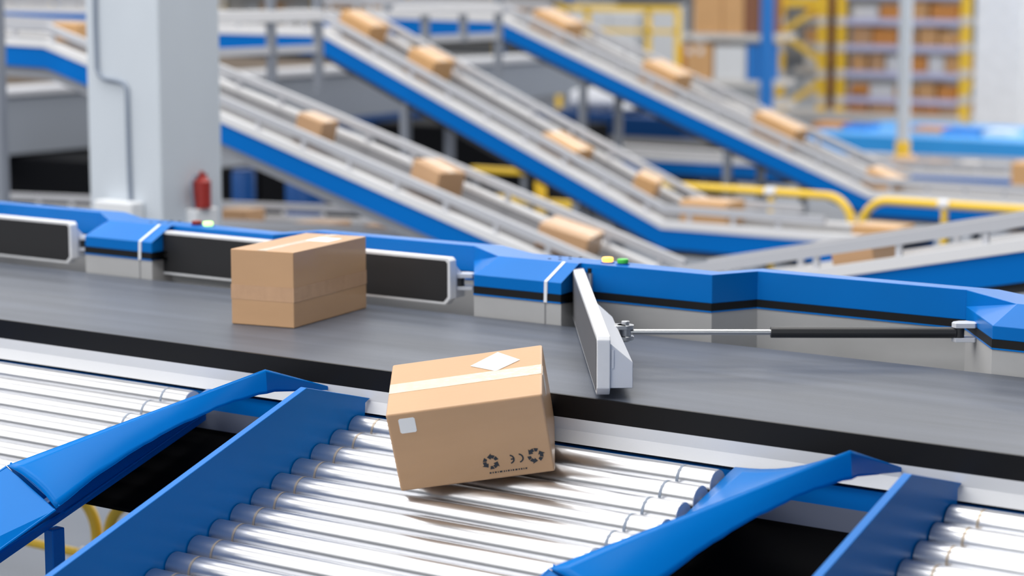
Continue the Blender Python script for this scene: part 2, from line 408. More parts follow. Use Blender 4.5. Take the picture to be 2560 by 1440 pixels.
    # black pan between this chute and the next
    pan = [(5.156, 1.236), (4.685, 1.236 - .33 * .471), (4.685, 1.226 - .33 * .471), (5.156, 1.226)]
    MB().prism([(gx - .32, a, b) for a, b in pan], (PER - 1.315 + .32, 0, 0)).build('pan', 'black', t)
    # supports
    for ly in (4.45, 3.3):
        zt = zr(ly) - .105
        MB().box(gx - .022, gx + .016, ly - .02, ly + .03, 0, zt).build('leg', 'blue', t, bevel=.003, seg=1)
        MB().box(PX, PX + .04, ly - .02, ly + .03, 0, zt).build('leg', 'blue', t, bevel=.003, seg=1)
    for ly in (4.9, 3.5):
        MB().box(PX + .024, gx - .012, ly, ly + .03, zr(ly) - .30, zr(ly) - .26).build('cross_bar', 'blue', t)
    return t
chute = make_chute('middle roller chute, where the tilted carton is sliding down')
c2 = copy_tree(chute); c2.location.x -= PER; c2['label'] = 'roller chute at the left edge, its empty rollers ending under a twisted blue guard'
c3 = copy_tree(chute); c3.location.x += PER; c3['label'] = 'roller chute at the lower right corner, only its first few rollers in view'

# ------------------------------------------------------------------ cartons in front
def box_mesh(name, w, d, h, m, parent, b=.004):
    return MB().box(-w / 2, w / 2, -d / 2, d / 2, -h / 2, h / 2).build(name, m, parent, bevel=b, seg=3, local=False)
def band(w, d, h, lo, hi, e=.0007):
    """tape ring around the four upright faces"""
    mb = MB(); a, b = w / 2 + e, d / 2 + e
    c = [(-a, -b), (a, -b), (a, b), (-a, b)]
    vs = [(x, y, z) for z in (lo, hi) for x, y in c]
    return mb.add(vs, [(0, 1, 5, 4), (1, 2, 6, 5), (2, 3, 7, 6), (3, 0, 4, 7)])
# carton 1, upright on the belt
p0 = Vector((-4.9300, 5.606, 1.5)); ex = Vector((-.241, -.046, 0)); ey = Vector((-.106, .496, 0))
w1, d1, h1 = ex.length, ey.length, .257
t = thing('cardboard_box', (p0 + ex / 2 + ey / 2) + Vector((0, 0, h1 / 2 + .001)), 'brown carton standing upright on the main belt, taped round its middle', 'box')
t.rotation_euler = (0, 0, math.atan2(-ex.y, -ex.x))
box_mesh('carton', w1, d1, h1, 'card', t, .003)
band(w1, d1, h1, -.042, .008).build('tape', 'tape', t, local=False)
MB().box(-.018, .018, -d1 / 2 + .001, d1 / 2 - .001, h1 / 2 - .0005, h1 / 2 + .0007).build('top_tape', 'tape_pale', t, local=False)
MB().box(-.006, .085, .05, .15, h1 / 2, h1 / 2 + .001).build('paper_label', 'label', t, local=False)
# carton 2, tilted on the rollers
fit = [-3.6865, 4.9326, 1.4551, .4316, .3108, .2411, .285, -.1469, .568]
k_ = .993
loc = Vector((fit[0] * k_, fit[1] * k_, CAMZ + (fit[2] - CAMZ) * k_)); w2, d2, h2 = [v * k_ for v in fit[3:6]]
t = thing('cardboard_box', loc, 'brown carton tilted on the rollers, with printed recycling marks and a white label on top', 'box')
t.rotation_euler = fit[6:9]
box_mesh('carton', w2, d2, h2, 'card', t, .006)
MB().box(-w2 / 2 + .002, w2 / 2 - .002, -.030, .026, h2 / 2 - .0003, h2 / 2 + .0008).build('top_tape', 'tape_pale', t, local=False)
MB().box(w2 / 2 - .0003, w2 / 2 + .0008, -.030, .026, h2 / 2 - .07, h2 / 2 - .004).build('top_tape', 'tape_pale', t, local=False)
lb = [(.02, .085), (.075, .020), (.165, .050), (.125, .128)]
lb = [(.012, .075), (.085, .022), (.152, .072), (.088, .140)]
MB().prism([(x, y, h2 / 2 + .0008) for x, y in lb], (0, 0, .0008)).build('paper_label', 'label', t, local=False)
yf = -d2 / 2
def decal(mb_pts, name, m, e=.0006):
    mb = MB()
    for poly in mb_pts: mb.prism([(x, yf - e, z) for x, z in poly], (0, -.0006, 0))
    return mb.build(name, m, t, local=False)
sx, sz = -w2 / 2 + .054, h2 / 2 - .039
s_ = .0225
decal([[(sx - s_, sz - s_ + .004), (sx - s_ + .004, sz - s_), (sx + s_ - .004, sz - s_), (sx + s_, sz - s_ + .004), (sx + s_, sz + s_ - .004), (sx + s_ - .004, sz + s_), (sx - s_ + .004, sz + s_), (sx - s_, sz + s_ - .004)]], 'paper_sticker', 'label')
def recycle(cx, cz, r, rot0):
    """three bent arrows chasing each other"""
    polys = []
    for k in range(3):
        a0 = rot0 + k * 2 * PI / 3
        def P(rad, an): return (cx + rad * math.cos(a0 + an), cz + rad * math.sin(a0 + an))
        ro, ri = r, r * .56
        polys.append([P(ri, 0), P(ro, 0), P(ro * 1.0, .55), P(ri * 1.0, .50)])
        polys.append([P(ri, .62), P(ro, .66), P(ro * .98, 1.15), P(ri, 1.15)])
        polys.append([P(ri * .62, 1.15), P(ro * 1.2, 1.15), P((ri + ro) / 2 * 1.02, 1.78)])
    return polys
decal(recycle(.045, -h2 / 2 + .055, .0225, .3), 'recycling_print', 'ink')
decal(recycle(.168, -h2 / 2 + .058, .0225, 1.1), 'recycling_print', 'ink')
def arc(cx, cz, r0, r1, a0, a1, n=10):
    out = []
    for i in range(n):
        b0 = a0 + (a1 - a0) * i / n; b1 = a0 + (a1 - a0) * (i + 1) / n
        out.append([(cx + r0 * math.cos(b0), cz + r0 * math.sin(b0)), (cx + r1 * math.cos(b0), cz + r1 * math.sin(b0)), (cx + r1 * math.cos(b1), cz + r1 * math.sin(b1)), (cx + r0 * math.cos(b1), cz + r0 * math.sin(b1))])
    return out
zc = -h2 / 2 + .056
decal(arc(.096, zc, .0105, .0145, -1.35, 1.35) + arc(.121, zc, .0105, .0145, -1.35, 1.35) + [[(.100, zc - .002), (.108, zc - .002), (.108, zc + .002), (.100, zc + .002)]], 'mark_print', 'ink')
# a row of small worn print under the marks
row = []; xx = .036
for wd in (.006, .004, .006, .003, .009, .004, .003, .006, .003, .005, .007, .004, .005, .003, .006):
    row.append([(xx, -h2 / 2 + .020), (xx + wd * .8, -h2 / 2 + .020), (xx + wd * .9, -h2 / 2 + .0245), (xx + wd * .1, -h2 / 2 + .0245)]); xx += wd + .0022
decal(row, 'small_print', 'ink')

# ------------------------------------------------------------------ yellow loops under the chute at the lower left
def loop_rail(name, label, pts, r, posts=(), bands=(), group=None, mid=None):
    t = thing(name, (pts[0][0], pts[0][1], 0), label, 'guard rail', group)
    MB().tube(pts, r, 14).build('rail', 'yellow', t)
    for p in posts: MB().cyl((p[0], p[1], 0), (p[0], p[1], p[2]), r * .85, 14).build('rail_post', 'yellow', t)
    for a, b in bands: MB().cyl(a, b, r * 1.25, 16).build('rail_band', 'flange', t)
    if mid: MB().tube(mid, r * .8, 12).build('lower_rail', 'yellow', t)
    return t
def corner(x0, x1, y, ztop, zbot, rad, side):
    """rail running along X at ztop from x0, bending down at x1"""
    pts = [(x0, y, ztop)]
    s = 1 if x1 > x0 else -1
    for i in range(13):
        a = PI / 2 * i / 12
        pts.append((x1 - s * rad + s * rad * math.sin(a), y, ztop - rad + rad * math.cos(a)))
    pts.append((x1, y, zbot)); return pts
YL = 6.3
xa = onY(242, 1340, YL)[0]; xb = onY(272, 1330, YL)[0]
zt_ = onY(205, 1236, YL)[2]
pm = onY(80, 1350, YL)
loop_rail('guard_rail', 'yellow tube rail bending down to the floor, left one below the left chute', corner(xa - 3, xa, YL, zt_, 0, .16, 1), .024,
          mid=[(xa - 3, YL, onY(150, 1372, YL)[2]), (xa, YL, onY(150, 1372, YL)[2])], bands=[((onY(205, 1388, YL)[0], YL, onY(150, 1372, YL)[2]), (onY(216, 1388, YL)[0], YL, onY(150, 1372, YL)[2]))])
loop_rail('guard_rail', 'yellow tube rail below the left chute, half hidden by the long blue panel', corner(xb + 3, xb, YL, zt_, 0, .16, 1), .024)

# ------------------------------------------------------------------ background conveyors
class Conv: pass
def conveyor(name, label, Y, px_pts, w=.68, under='under_dark', legs=(), blue='blue_far', rail=True, rail_dz=.135, ud=.05, sc=1., H=.135, post_gap=.37, rail_end=None):
    pts = []
    for q in px_pts:
        if len(q) == 2:
            p = onY(q[0], q[1], Y); pts.append((p[0], p[2]))
        else:                                     # ('x', px): same height as the last point
            pts.append((at_x(q[1], Y), pts[-1][1] if q[2] is None else q[2]))
    pts.sort()
    t = thing(name, (pts[len(pts) // 2][0], Y + w / 2, 0), label, 'conveyor')
    MB().path(pts, Y, Y + .02, -H, .002).build('side_panel', blue, t)
    MB().path(pts, Y + w - .02, Y + w, -H, .002).build('side_panel', blue, t)
    MB().path(pts, Y - .012, Y + .045 * sc, .002, .057 * sc).build('flange', 'flange', t)
    MB().path(pts, Y + w - .045 * sc, Y + w + .012, .002, .057 * sc).build('flange', 'flange', t)
    MB().path(pts, Y + .045, Y + w - .045, -.02, .030).build('belt', 'grey_belt', t)
    MB().path(pts, Y + .03, Y + w - .03, -H - ud, -H + .01).build('under_tray', under, t)
    if rail:
        for yi, yy in enumerate((Y + .012, Y + w - .042)):
            rp = pts
            if rail_end: xe = at_x(rail_end[yi], Y); rp = [q for q in pts if q[0] < xe] + [(xe, interp(pts, xe))]
            rl = MB().path(rp, yy, yy + .035, rail_dz * sc - .024 * sc, rail_dz * sc + .028 * sc).build('guide_rail', 'grey_rail', t)
            x = pts[0][0] + .1
            while x < rp[-1][0] - .03:
                z = interp(pts, x); MB().box(x, x + .028, yy + .004, yy + .026, z + .03, z + rail_dz * sc).build('rail_post', 'grey_rail', rl); x += post_gap
    for px in legs:
        x = at_x(px, Y); z = interp(pts, x)
        for ya in (Y + .02, Y + w - .08): MB().box(x - .035, x + .035, ya, ya + .06, 0, z - H - ud + .01).build('leg', 'post', t)
    c = Conv(); c.pts = pts; c.Y = Y; c.w = w; c.t = t
    return c
def interp(pts, x):
    for i in range(len(pts) - 1):
        if x <= pts[i + 1][0] or i == len(pts) - 2:
            a, b = pts[i], pts[i + 1]; return a[1] + (b[1] - a[1]) * (x - a[0]) / (b[0] - a[0])
def slope_at(pts, x):
    return (interp(pts, x + .02) - interp(pts, x - .02)) / .04
carton_cache = {}
def carton(c, px, dims, yaw, label, m='card2', dy=0, group=None, tape=True):
    """a carton lying on conveyor c, its centre seen at image column px"""
    Yc = c.Y + c.w / 2 + dy; x = at_x(px, Yc); z = interp(c.pts, x); s = slope_at(c.pts, x)
    w, d, h = dims; n = Vector((-s, 0, 1)).normalized()
    pos = Vector((x, Yc, z + .030)) + n * (h / 2 + .002)
    t = thing('cardboard_box', pos, label, 'box', group)
    MB().box(-w / 2, w / 2, -d / 2, d / 2, -h / 2, h / 2).build('carton', m, t, bevel=.008, seg=2, local=False)
    if tape: MB().box(-w / 2 + .004, w / 2 - .004, -.025, .025, h / 2 - .001, h / 2 + .002).build('tape', 'tape_pale', t, local=False)
    R = Matrix.Rotation(math.atan(-s), 4, 'Y') @ Matrix.Rotation(yaw, 4, 'Z')
    t.rotation_euler = R.to_euler()
    return t

C1 = conveyor('inclined_conveyor', 'nearest sloping conveyor, coming down from behind the grey column', 10.5, [(-260, 95), (112, 120), (560, 309), (1180, 583), (1560, 752)], under='under_grey', ud=.075, legs=(-230, 1200))
C2 = conveyor('inclined_conveyor', 'long sloping conveyor through the middle, levelling off behind the pusher arm', 14.0, [(330, 78), (810, 92), (1655, 572), (2230, 618)], sc=1.08, H=.145, rail_end=(2060, 1900), legs=(1005, 1435, 1900))
C3 = conveyor('inclined_conveyor', 'farthest sloping conveyor, running down towards the yellow rails on the right', 18.5, [(800, 40), (1255, 57), (1714, 280), (2174, 496), (2700, 530)], sc=1.2, H=.155, w=.75, rail_end=(2699, 2190), legs=(1450, 1812, 2365))
C4 = conveyor('inclined_conveyor', 'conveyor climbing to the right edge, just behind the blue housing wall', 9.2, [(1600, 763), (2122, 690), (2660, 615)], legs=(2600,), under='under_dark', post_gap=.42, sc=1.0)
C5 = conveyor('level_conveyor', 'low blue conveyor glimpsed under the farthest slope', 21.0, [(1100, 366), (1640, 402), (1960, 420)], legs=(1640, 1905), rail=False, w=1.0, blue='blue')
C6 = conveyor('level_conveyor', 'pale level conveyor behind the right-hand yellow rail', 24.0, [(2200, 434), (2560, 450), (2800, 458)], w=1.0)
C8 = conveyor('level_conveyor', 'low dark grey conveyor behind the column, small cartons on it', 11.0, [(-300, 560), (800, 618), (1010, 638)], w=1.2, under='under_grey', rail_dz=.12)
C9 = conveyor('level_conveyor', 'high level conveyor in the top left corner, behind the grey column', 17.5, [(-300, 22), (230, 34), (420, 38)], w=.9)

carton(C1, 195, (.22, .2, .13), .1, 'small carton at the top left, next to the grey column')
carton(C1, 785, (.21, .17, .15), .05, 'topmost carton on the nearest sloping conveyor', 'card')
carton(C1, 1085, (.26, .22, .17), -.2, 'second carton down the nearest sloping conveyor', 'card')
carton(C1, 1418, (.32, .28, .14), .25, 'lowest carton on the nearest sloping conveyor, above the amber lamp', 'card')
carton(C2, 902, (.34, .24, .17), 0, 'carton at the very top of the middle slope')
carton(C2, 1067, (.28, .28, .18), 0, 'second carton down the middle slope')
carton(C2, 1412, (.34, .26, .10), 0, 'flat carton half way down the middle slope')
carton(C2, 1608, (.18, .2, .17), .3, 'small carton near the foot of the middle slope')
carton(C2, 1782, (.40, .28, .17), 0, 'carton on the level end of the middle conveyor')
carton(C2, 2212, (.36, .28, .08), 0, 'carton at the far end of the middle conveyor, under the two yellow loops')
carton(C3, 1385, (.42, .34, .19), 0, 'carton at the top of the farthest slope')
carton(C3, 1655, (.40, .34, .20), 0, 'carton half way down the farthest slope')
carton(C3, 1938, (.48, .26, .20), 0, 'long carton low on the farthest slope, before the blue rack post')
carton(C3, 2205, (.3, .26, .16), 0, 'carton where the farthest slope levels off')
carton(C4, 2172, (.22, .26, .11), 0, 'carton behind the rail of the climbing conveyor', 'card', tape=False)

carton(C8, 604, (.26, .2, .10), 0, 'small carton on the low conveyor beside the column foot', 'card', dy=.3)
carton(C8, 805, (.30, .25, .08), 0, 'flat carton on the low conveyor, above the carton on the main belt', 'card', dy=-.1)
carton(C8, 955, (.15, .2, .09), 0, 'tiny carton on the low conveyor under the nearest slope', 'card', dy=-.15)

# ------------------------------------------------------------------ grey column with conduit, extinguisher, boxes at its foot
cY = 8.65
xl = onY(222, 400, cY)[0]; xr = onY(402, 400, cY)[0]
yb = cY
# depth so that the far right edge is seen at column 555
d = ray(555, 400); yb = xr * d[1] / d[0]
col = thing('concrete_column', ((xl + xr) / 2, (cY + yb) / 2, 0), 'thick pale grey square column standing behind the main belt on the left', 'column')
MB().box(xl, xr, cY, yb, 0, 6).build('shaft', 'concrete', col, bevel=.012, seg=3)
cp = [onY(*q, cY - .012) for q in [(236, -60), (238, 60), (242, 170), (248, 188), (262, 197), (296, 203), (310, 209), (317, 224), (319, 300), (322, 400), (326, 500), (327, 560)]]
MB().tube(cp, .0125, 10).build('conduit', 'conduit', col)
wb = thing('junction_box', (onY(285, 520, cY - .05)), 'white box low on the front of the grey column', 'junction box')
a = onY(234, 500, cY - .1); b = onY(330, 560, cY - .1)
MB().box(a[0], b[0], cY - .1, cY - .005, b[2] - .15, a[2]).build('case', 'white_box', wb, bevel=.01)
# extinguisher on the +X face
ep = onX(505, 480, xr + .055)
ex_ = thing('fire_extinguisher', (ep[0], ep[1], ep[2] - .09), 'red fire extinguisher hung on the shaded side of the grey column', 'fire extinguisher')
MB().cyl((ep[0], ep[1], ep[2] - .085), (ep[0], ep[1], ep[2] + .06), .05, 28).cyl((ep[0], ep[1], ep[2] + .06), (ep[0], ep[1], ep[2] + .085), .05, 28, r2=.02).build('cylinder', 'red', ex_)
MB().box(ep[0] - .012, ep[0] + .012, ep[1] - .03, ep[1] + .03, ep[2] + .08, ep[2] + .10).cyl((ep[0], ep[1], ep[2] + .075), (ep[0], ep[1], ep[2] + .115), .012, 12).build('valve', 'red', ex_)
MB().tube([(ep[0], ep[1] - .02, ep[2] + .09), (ep[0], ep[1] - .06, ep[2] + .095), (ep[0], ep[1] - .082, ep[2] + .06), (ep[0], ep[1] - .08, ep[2] - .0), (ep[0], ep[1] - .062, ep[2] - .10)], .008, 10).build('hose', 'conduit', ex_)
e2 = onX(520, 518, xr + .04); e3 = onX(520, 560, xr + .04)
b2 = thing('junction_box', (e2[0], e2[1], e3[2]), 'white box under the fire extinguisher on the column', 'junction box')
MB().box(xr + .002, xr + .08, onX(490, 518, xr + .08)[1], onX(552, 518, xr + .08)[1] - .02, e3[2] - .1, e2[2]).build('case', 'white_box', b2, bevel=.008)

# ------------------------------------------------------------------ mezzanine girder and railings
def yrail(X, px0, px1, top_y, posts, bot, label):
    """railing along Y in the plane X; top_y: image y of the top bar at px0"""
    a = onX(px0, top_y, X); b = onX(px1, top_y, X); z = a[2]
    t = thing('platform_railing', (X, a[1], 0), label, 'railing')
    MB().box(X - .03, X + .03, a[1], b[1], z - .045, z + .045).build('top_bar', 'flange', t, bevel=.006)
    zb = onX(px0, bot, X)[2]
    MB().box(X - .02, X + .02, a[1], b[1], zb - .035, zb + .025).build('lower_bar', 'grey_rail', t)
    for px, y in posts:
        p = onX(px, y, X)
        MB().box(X - .028, X + .028, p[1] - .03, p[1] + .03, p[2], z + .25 if y > 150 else z).build('post', 'post', t)
    return t
yrail(-11.3, 535, 801, 44, [(680, 220), (797, 235)], 131, 'grey platform railing right of the column, at the head of the middle slope')
yrail(-12.2, 972, 1250, 28, [(1063, 105), (1158, 105), (1246, 190), (975, 10)], 100, 'grey platform railing ending at the head of the farthest slope')
p = onX(3, 300, -11.3)
g = thing('steel_post', (-11.3, p[1], 0), 'grey steel post at the far left edge', 'post')
MB().box(-11.33, -11.27, p[1] - .03, p[1] + .03, 0, 4).build('shaft', 'post', g)
def slab(name, label, cat, X, q, th, m, kind=None, group=None):
    """a plate standing in the plane X through four image corners, th thick away from the camera"""
    pts = [onX(px, py, X) for px, py in q]
    t = thing(name, (X, pts[0][1], min(p[2] for p in pts)), label, cat, group)
    MB().prism(pts, (-th, 0, 0)).build('body', m, t)
    return t
slab('mezzanine_girder', 'long pale grey girder carrying the mezzanine, passing behind the slopes', 'girder', -17, [(-60, 395), (-60, 246), (640, 198), (1400, 150), (1480, 147), (1480, 228), (1100, 268), (640, 330)], .5, 'girder')
slab('girder_capping', 'white capping edge on top of the mezzanine girder', 'girder', -16.95, [(-60, 246), (-60, 233), (640, 184), (1400, 138), (1400, 150), (640, 198)], .7, 'grey_rail')
slab('blue_beam', 'blue beam under the mezzanine girder, behind the nearest slope', 'beam', -16.6, [(820, 330), (820, 305), (1150, 272), (1150, 306)], .3, 'navy')
dk = slab('deck_edge', 'beige deck edge under the level head of the middle conveyor', 'deck', -18.5, [(-50, 226), (-50, 165), (560, 140), (930, 128), (930, 165), (560, 176)], .4, 'brown_deck')

for px in (-45, 400, 560):
    yy = onX(px, 200, -18.5)[1]; MB().box(-18.8, -18.7, yy, yy + .1, 0, 1.75).build('post', 'post', dk)
def block(name, label, cat, q0, q1, Y, th, m, group=None, bevel=.02, ground=True):
    """a box standing in plane Y between two image corners, th deep"""
    a = onY(q0[0], q0[1], Y); b = onY(q1[0], q1[1], Y)
    x0, x1 = sorted((a[0], b[0])); z0, z1 = sorted((a[2], b[2])); z0 = 0 if ground else z0
    t = thing(name, ((x0 + x1) / 2, Y + th / 2, z0), label, cat, group)
    MB().box(x0, x1, Y, Y + th, z0, z1).build('body', m, t, bevel=bevel, seg=2)
    if not ground:
        for lx in (x0 + .02, x1 - .06): MB().box(lx, lx + .04, Y + .02, Y + .06, 0, z0 + .002).build('post', 'post', t)
    return t, (x0, x1, z0, z1)
block('cardboard_box', 'big brown carton cut off by the right edge, on the floor', 'box', (2527, 405), (2640, 492), 21.8, .6, 'card2')
# drums and bins under the mezzanine; black blocks are added for the shade
def drum(label, q0, q1, Y, m='blue_dim'):
    a = onY(q0[0], q0[1], Y); b = onY(q1[0], q1[1], Y); r = abs(b[0] - a[0]) / 2; x = (a[0] + b[0]) / 2
    z0, z1 = sorted((a[2], b[2])); z0 = 0
    t = thing('blue_drum', (x, Y + r, z0), label, 'drum')
    MB().cyl((x, Y + r, z0), (x, Y + r, z1), r, 28).build('shell', m, t, bevel=.02, seg=2)
    MB().cyl((x, Y + r, z1), (x, Y + r, z1 + .02), r * .93, 28).build('lid', m, t)
    return t
block('shade_block', 'black block standing in for the dark behind the column, far left', 'shade block', (-120, 380), (262, 620), 15.2, 1.2, 'painted_shade')
block('shade_block', 'black block standing in for the dark right of the column foot', 'shade block', (548, 418), (646, 640), 15.0, .8, 'painted_shade')
block('shade_block', 'brownish black block standing in for shade under the middle of the nearest slope', 'shade block', (648, 420), (790, 640), 15.0, .8, 'painted_shade')
block('shade_block', 'black block standing in for shade under the nearest slope, right of two blue drums', 'shade block', (793, 440), (925, 660), 15.0, .8, 'painted_shade')
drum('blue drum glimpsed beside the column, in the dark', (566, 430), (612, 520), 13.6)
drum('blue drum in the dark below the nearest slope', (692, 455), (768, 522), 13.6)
block('shade_block', 'navy block standing in for shade between the nearest and the middle slope', 'shade block', (930, 306), (1330, 425), 19.4, 1.5, 'painted_shade')
block('shade_block', 'dark block standing in for shade below the farthest slope', 'shade block', (1335, 344), (1745, 392), 22.3, .9, 'under_dark')
block('tarpaulin_bin', 'navy bin holding white sacks under the farthest slope', 'bin', (1338, 277), (1530, 345), 23.4, 1.0, 'navy')
block('tarpaulin_bin', 'long dark navy bin right of the sacks', 'bin', (1532, 290), (1705, 345), 23.4, 1.0, 'navy')
def sack(label, px, py, Y, rx, rz):
    p = onY(px, py, Y); mb = MB(); n, m_ = 20, 12; vs = []
    for i in range(m_ + 1):
        a = PI * i / m_
        for j in range(n):
            b = 2 * PI * j / n; k = 1 + .10 * math.sin(3 * b + px) * math.sin(a) + .06 * math.sin(5 * a + b)
            vs.append((p[0] + rx * math.sin(a) * math.cos(b) * k, Y + .3 + rx * .7 * math.sin(a) * math.sin(b) * k, p[2] + rz * math.cos(a) * k))
    fs = [(i * n + j, i * n + (j + 1) % n, (i + 1) * n + (j + 1) % n, (i + 1) * n + j) for i in range(m_) for j in range(n)]
    o = mb.add(vs, fs, True).build('white_sack', 'bag'); tag(o, label, 'sack', 'white sacks in the navy bin')
sack('left white sack in the navy bin, beside a black post', 1425, 250, 23.6, .2, .14)
sack('large middle white sack in the navy bin', 1480, 248, 23.6, .24, .16)
sack('flat white sack at the right end of the navy bin', 1545, 268, 23.6, .28, .09)
# yellow frame between the two slopes
block('yellow_barrier', 'yellow barrier beam between the nearest and middle slopes', 'barrier', (1175, 416), (1312, 438), 17.2, .08, 'yellow', bevel=.005, ground=False)
block('yellow_post', 'short yellow post in the gap between the slopes', 'barrier', (1336, 450), (1357, 540), 16.4, .06, 'yellow', bevel=.005, ground=False)
block('yellow_barrier', 'lower yellow barrier beam right of the short yellow post', 'barrier', (1365, 500), (1432, 524), 16.4, .08, 'yellow', bevel=.005, ground=False)
block('yellow_barrier', 'lower yellow barrier beam left of the short yellow post', 'barrier', (1232, 488), (1322, 512), 16.2, .08, 'yellow', bevel=.005, ground=False)

# ------------------------------------------------------------------ yellow guard rails in the middle distance
YG = 15.3; YG2 = 15.3
zt1 = onY(1930, 480, YG)[2]; x1 = at_x(2133, YG)
pA = at_x(1660, YG)
def P_(px): return (at_x(px, YG), YG, zt1)
loop_rail('guard_rail', 'left of the two long yellow guard rails in the middle distance', corner(pA, x1, YG, zt1, .0, .22, 1), .032, posts=[P_(1930)], bands=[(P_(1917), P_(1943))], group='yellow guard rails behind the middle conveyor')
zt2 = onY(2365, 512, YG2)[2]; x2 = at_x(2158, YG2)
def P2(px): return (at_x(px, YG2), YG2, zt2)
loop_rail('guard_rail', 'right of the two long yellow guard rails, running out at the right edge', corner(at_x(2700, YG2), x2, YG2, zt2, .0, .22, 1), .032, posts=[P2(2365)], bands=[(P2(2352), P2(2378))], group='yellow guard rails behind the middle conveyor')

# ------------------------------------------------------------------ far right: rack, pole, platform, column
RY = 36.5
def rz(py, px=2250, Y=RY): return onY(px, py, Y)[2]
rack = thing('pallet_rack', (at_x(2170, RY), RY + .5, 0), 'tall yellow rack frame with shelves full of cartons, behind the grey pole', 'rack')
ups = [1942, 2047, 2094, 2402]
for px in ups:
    x = at_x(px, RY)
    u = MB().box(x - .075, x + .075, RY, RY + .12, 0, 4.2).build('upright', 'yellow', rack)
    for py in (55, 121, 187, 253):
        z = onY(px, py, RY)[2]; MB().box(x - .082, x + .082, RY - .01, RY + .13, z - .06, z + .09).build('joint', 'beam_joint', u)
def brace(p0, p1, w=.1, y=RY + .05):
    a = Vector((at_x(p0[0], RY), y, onY(p0[0], p0[1], RY)[2])); b = Vector((at_x(p1[0], RY), y, onY(p1[0], p1[1], RY)[2]))
    d = (b - a).normalized(); n = Vector((-d.z, 0, d.x)) * w / 2
    MB().prism([a + n, b + n, b - n, a - n], (0, .05, 0)).build('brace', 'yellow', rack)
brace((1950, 78), (2040, 15)); brace((1950, 88), (2040, 150)); brace((1950, 270), (2040, 205)); 
brace((1945, 6), (2045, 6), .16)
for (p0, p1) in (((2405, 30), (2432, -20)), ((2405, 90), (2432, 150)), ((2405, 245), (2432, 180)), ((2405, 255), (2432, 200))):
    a = onY(p0[0], p0[1], RY + .1); b = onY(p1[0], p1[1], RY + 1.0)
    MB().tube([a, b], .045, 8).build('brace', 'yellow', rack)
xa, xb = at_x(2094, RY), at_x(2402, RY)
xq, xw = at_x(1942, RY), at_x(2047, RY)
levels = [-12, 55, 121, 187, 253]
lvz = []
for py in levels:
    z = onY(2248, py, RY)[2]; lvz.append(z)
    s = MB().box(xa, xb, RY + .02, RY + .1, z - .055, z + .055).build('shelf_beam', 'beam', rack)
    MB().box(xa, xb, RY + .1, RY + 1.1, z + .0, z + .04).build('shelf_deck', 'beam_joint', rack)
    MB().box(xq, xw, RY + .6, RY + .68, z - .05, z + .05).build('shelf_beam', 'beam_joint', rack)
MB().box(xq, xb, RY - .15, RY + 1.1, 0, .12).build('base_plinth', 'beam_joint', rack)
cols = ['card2', 'card3', 'card', 'card2', 'white_box', 'card3']
names = ['bottom', 'second', 'third', 'fourth', 'top']
ordn = ['first', 'second', 'third', 'fourth', 'fifth', 'sixth', 'seventh', 'eighth']
shade = {'card2': 'light brown', 'card3': 'orange brown', 'card': 'brown', 'white_box': 'pale grey', 'card4': 'dark brown', 'label': 'white'}
def rack_row(zs, x0, x1, lname, y0, hmax, where):
    x = x0 + .1; i = 0
    while x < x1 - .25 and i < 8:
        w = random.uniform(.28, .52); h = random.uniform(.6, .95) * hmax; m = random.choice(cols)
        w = min(w, x1 - .06 - x)
        t = thing('cardboard_box', (x + w / 2, y0 + .25, zs), '%s carton, %s from left, %s shelf of %s' % (shade[m], ordn[i], lname, where), 'box', 'cartons in the far rack')
        MB().box(x, x + w, y0, y0 + .5, zs, zs + h).build('carton', m, t, bevel=.012, seg=1)
        x += w + random.uniform(.02, .07); i += 1
for i, z in enumerate(reversed(lvz)):
    rack_row(z + .042, xa + .05, xb - .05, names[i], RY + .15, .36, 'the wide yellow rack bay')
rack_row(.122, xa, xb, 'floor', RY + .15, .42, 'the wide yellow rack bay')
for i, z in enumerate(reversed(lvz)):
    rack_row(z + .052, xq + .1, xw - .06, names[i], RY + .62, .34, 'the braced yellow frame bay')
# brown stack between the two frames
block('carton_stack', 'tall dark brown stack seen between the two yellow frames', 'stack', (2054, -40), (2086, 292), RY + .6, .5, 'card4')
# blue rack left of the yellow one
BY = 33.5
br = thing('pallet_rack', (at_x(1800, BY), BY + .6, 0), 'blue rack with two shelves of big cartons, left of the yellow rack', 'rack')
x = at_x(1908, BY)
MB().box(x - .09, x + .09, BY, BY + .14, 0, 4.4).build('upright', 'bluepost', br)
x_ = at_x(1700, BY)
MB().box(x_ - .05, x_ + .05, BY + .2, BY + .3, 0, 4.4).build('upright', 'post', br)
for py, nm in ((92, 'shelf_beam'), (207, 'shelf_beam'), (262, 'shelf_beam')):
    z = onY(1800, py, BY)[2]
    MB().box(at_x(1690, BY), x, BY + .02, BY + 1.1, z - .05, z + .05).build(nm, 'beam_joint', br)
zA = onY(1800, 92, BY)[2] + .052; zB = onY(1800, 207, BY)[2] + .052
def far_box(label, px0, px1, py0, zb, m, th=.7, dy=.1, group=None):
    x0, x1 = at_x(px0, BY), at_x(px1, BY); z1 = onY(px0, py0, BY)[2]
    t = thing('cardboard_box', ((x0 + x1) / 2, BY + .4, zb), label, 'box', group)
    MB().box(x0, x1, BY + dy, BY + dy + th, zb, z1).build('carton', m, t, bevel=.012, seg=1)
    return t
far_box('big brown carton on the upper shelf of the blue rack, left one', 1722, 1792, -30, zA, 'card2')
far_box('big brown carton on the upper shelf of the blue rack, middle one', 1794, 1846, -30, zA, 'card2')
far_box('dark brown carton on the upper shelf, next to the blue post', 1849, 1892, -30, zA, 'card4')
fb = far_box('tan carton with two white patches, lower shelf of the blue rack', 1704, 1768, 108, zB, 'card2')
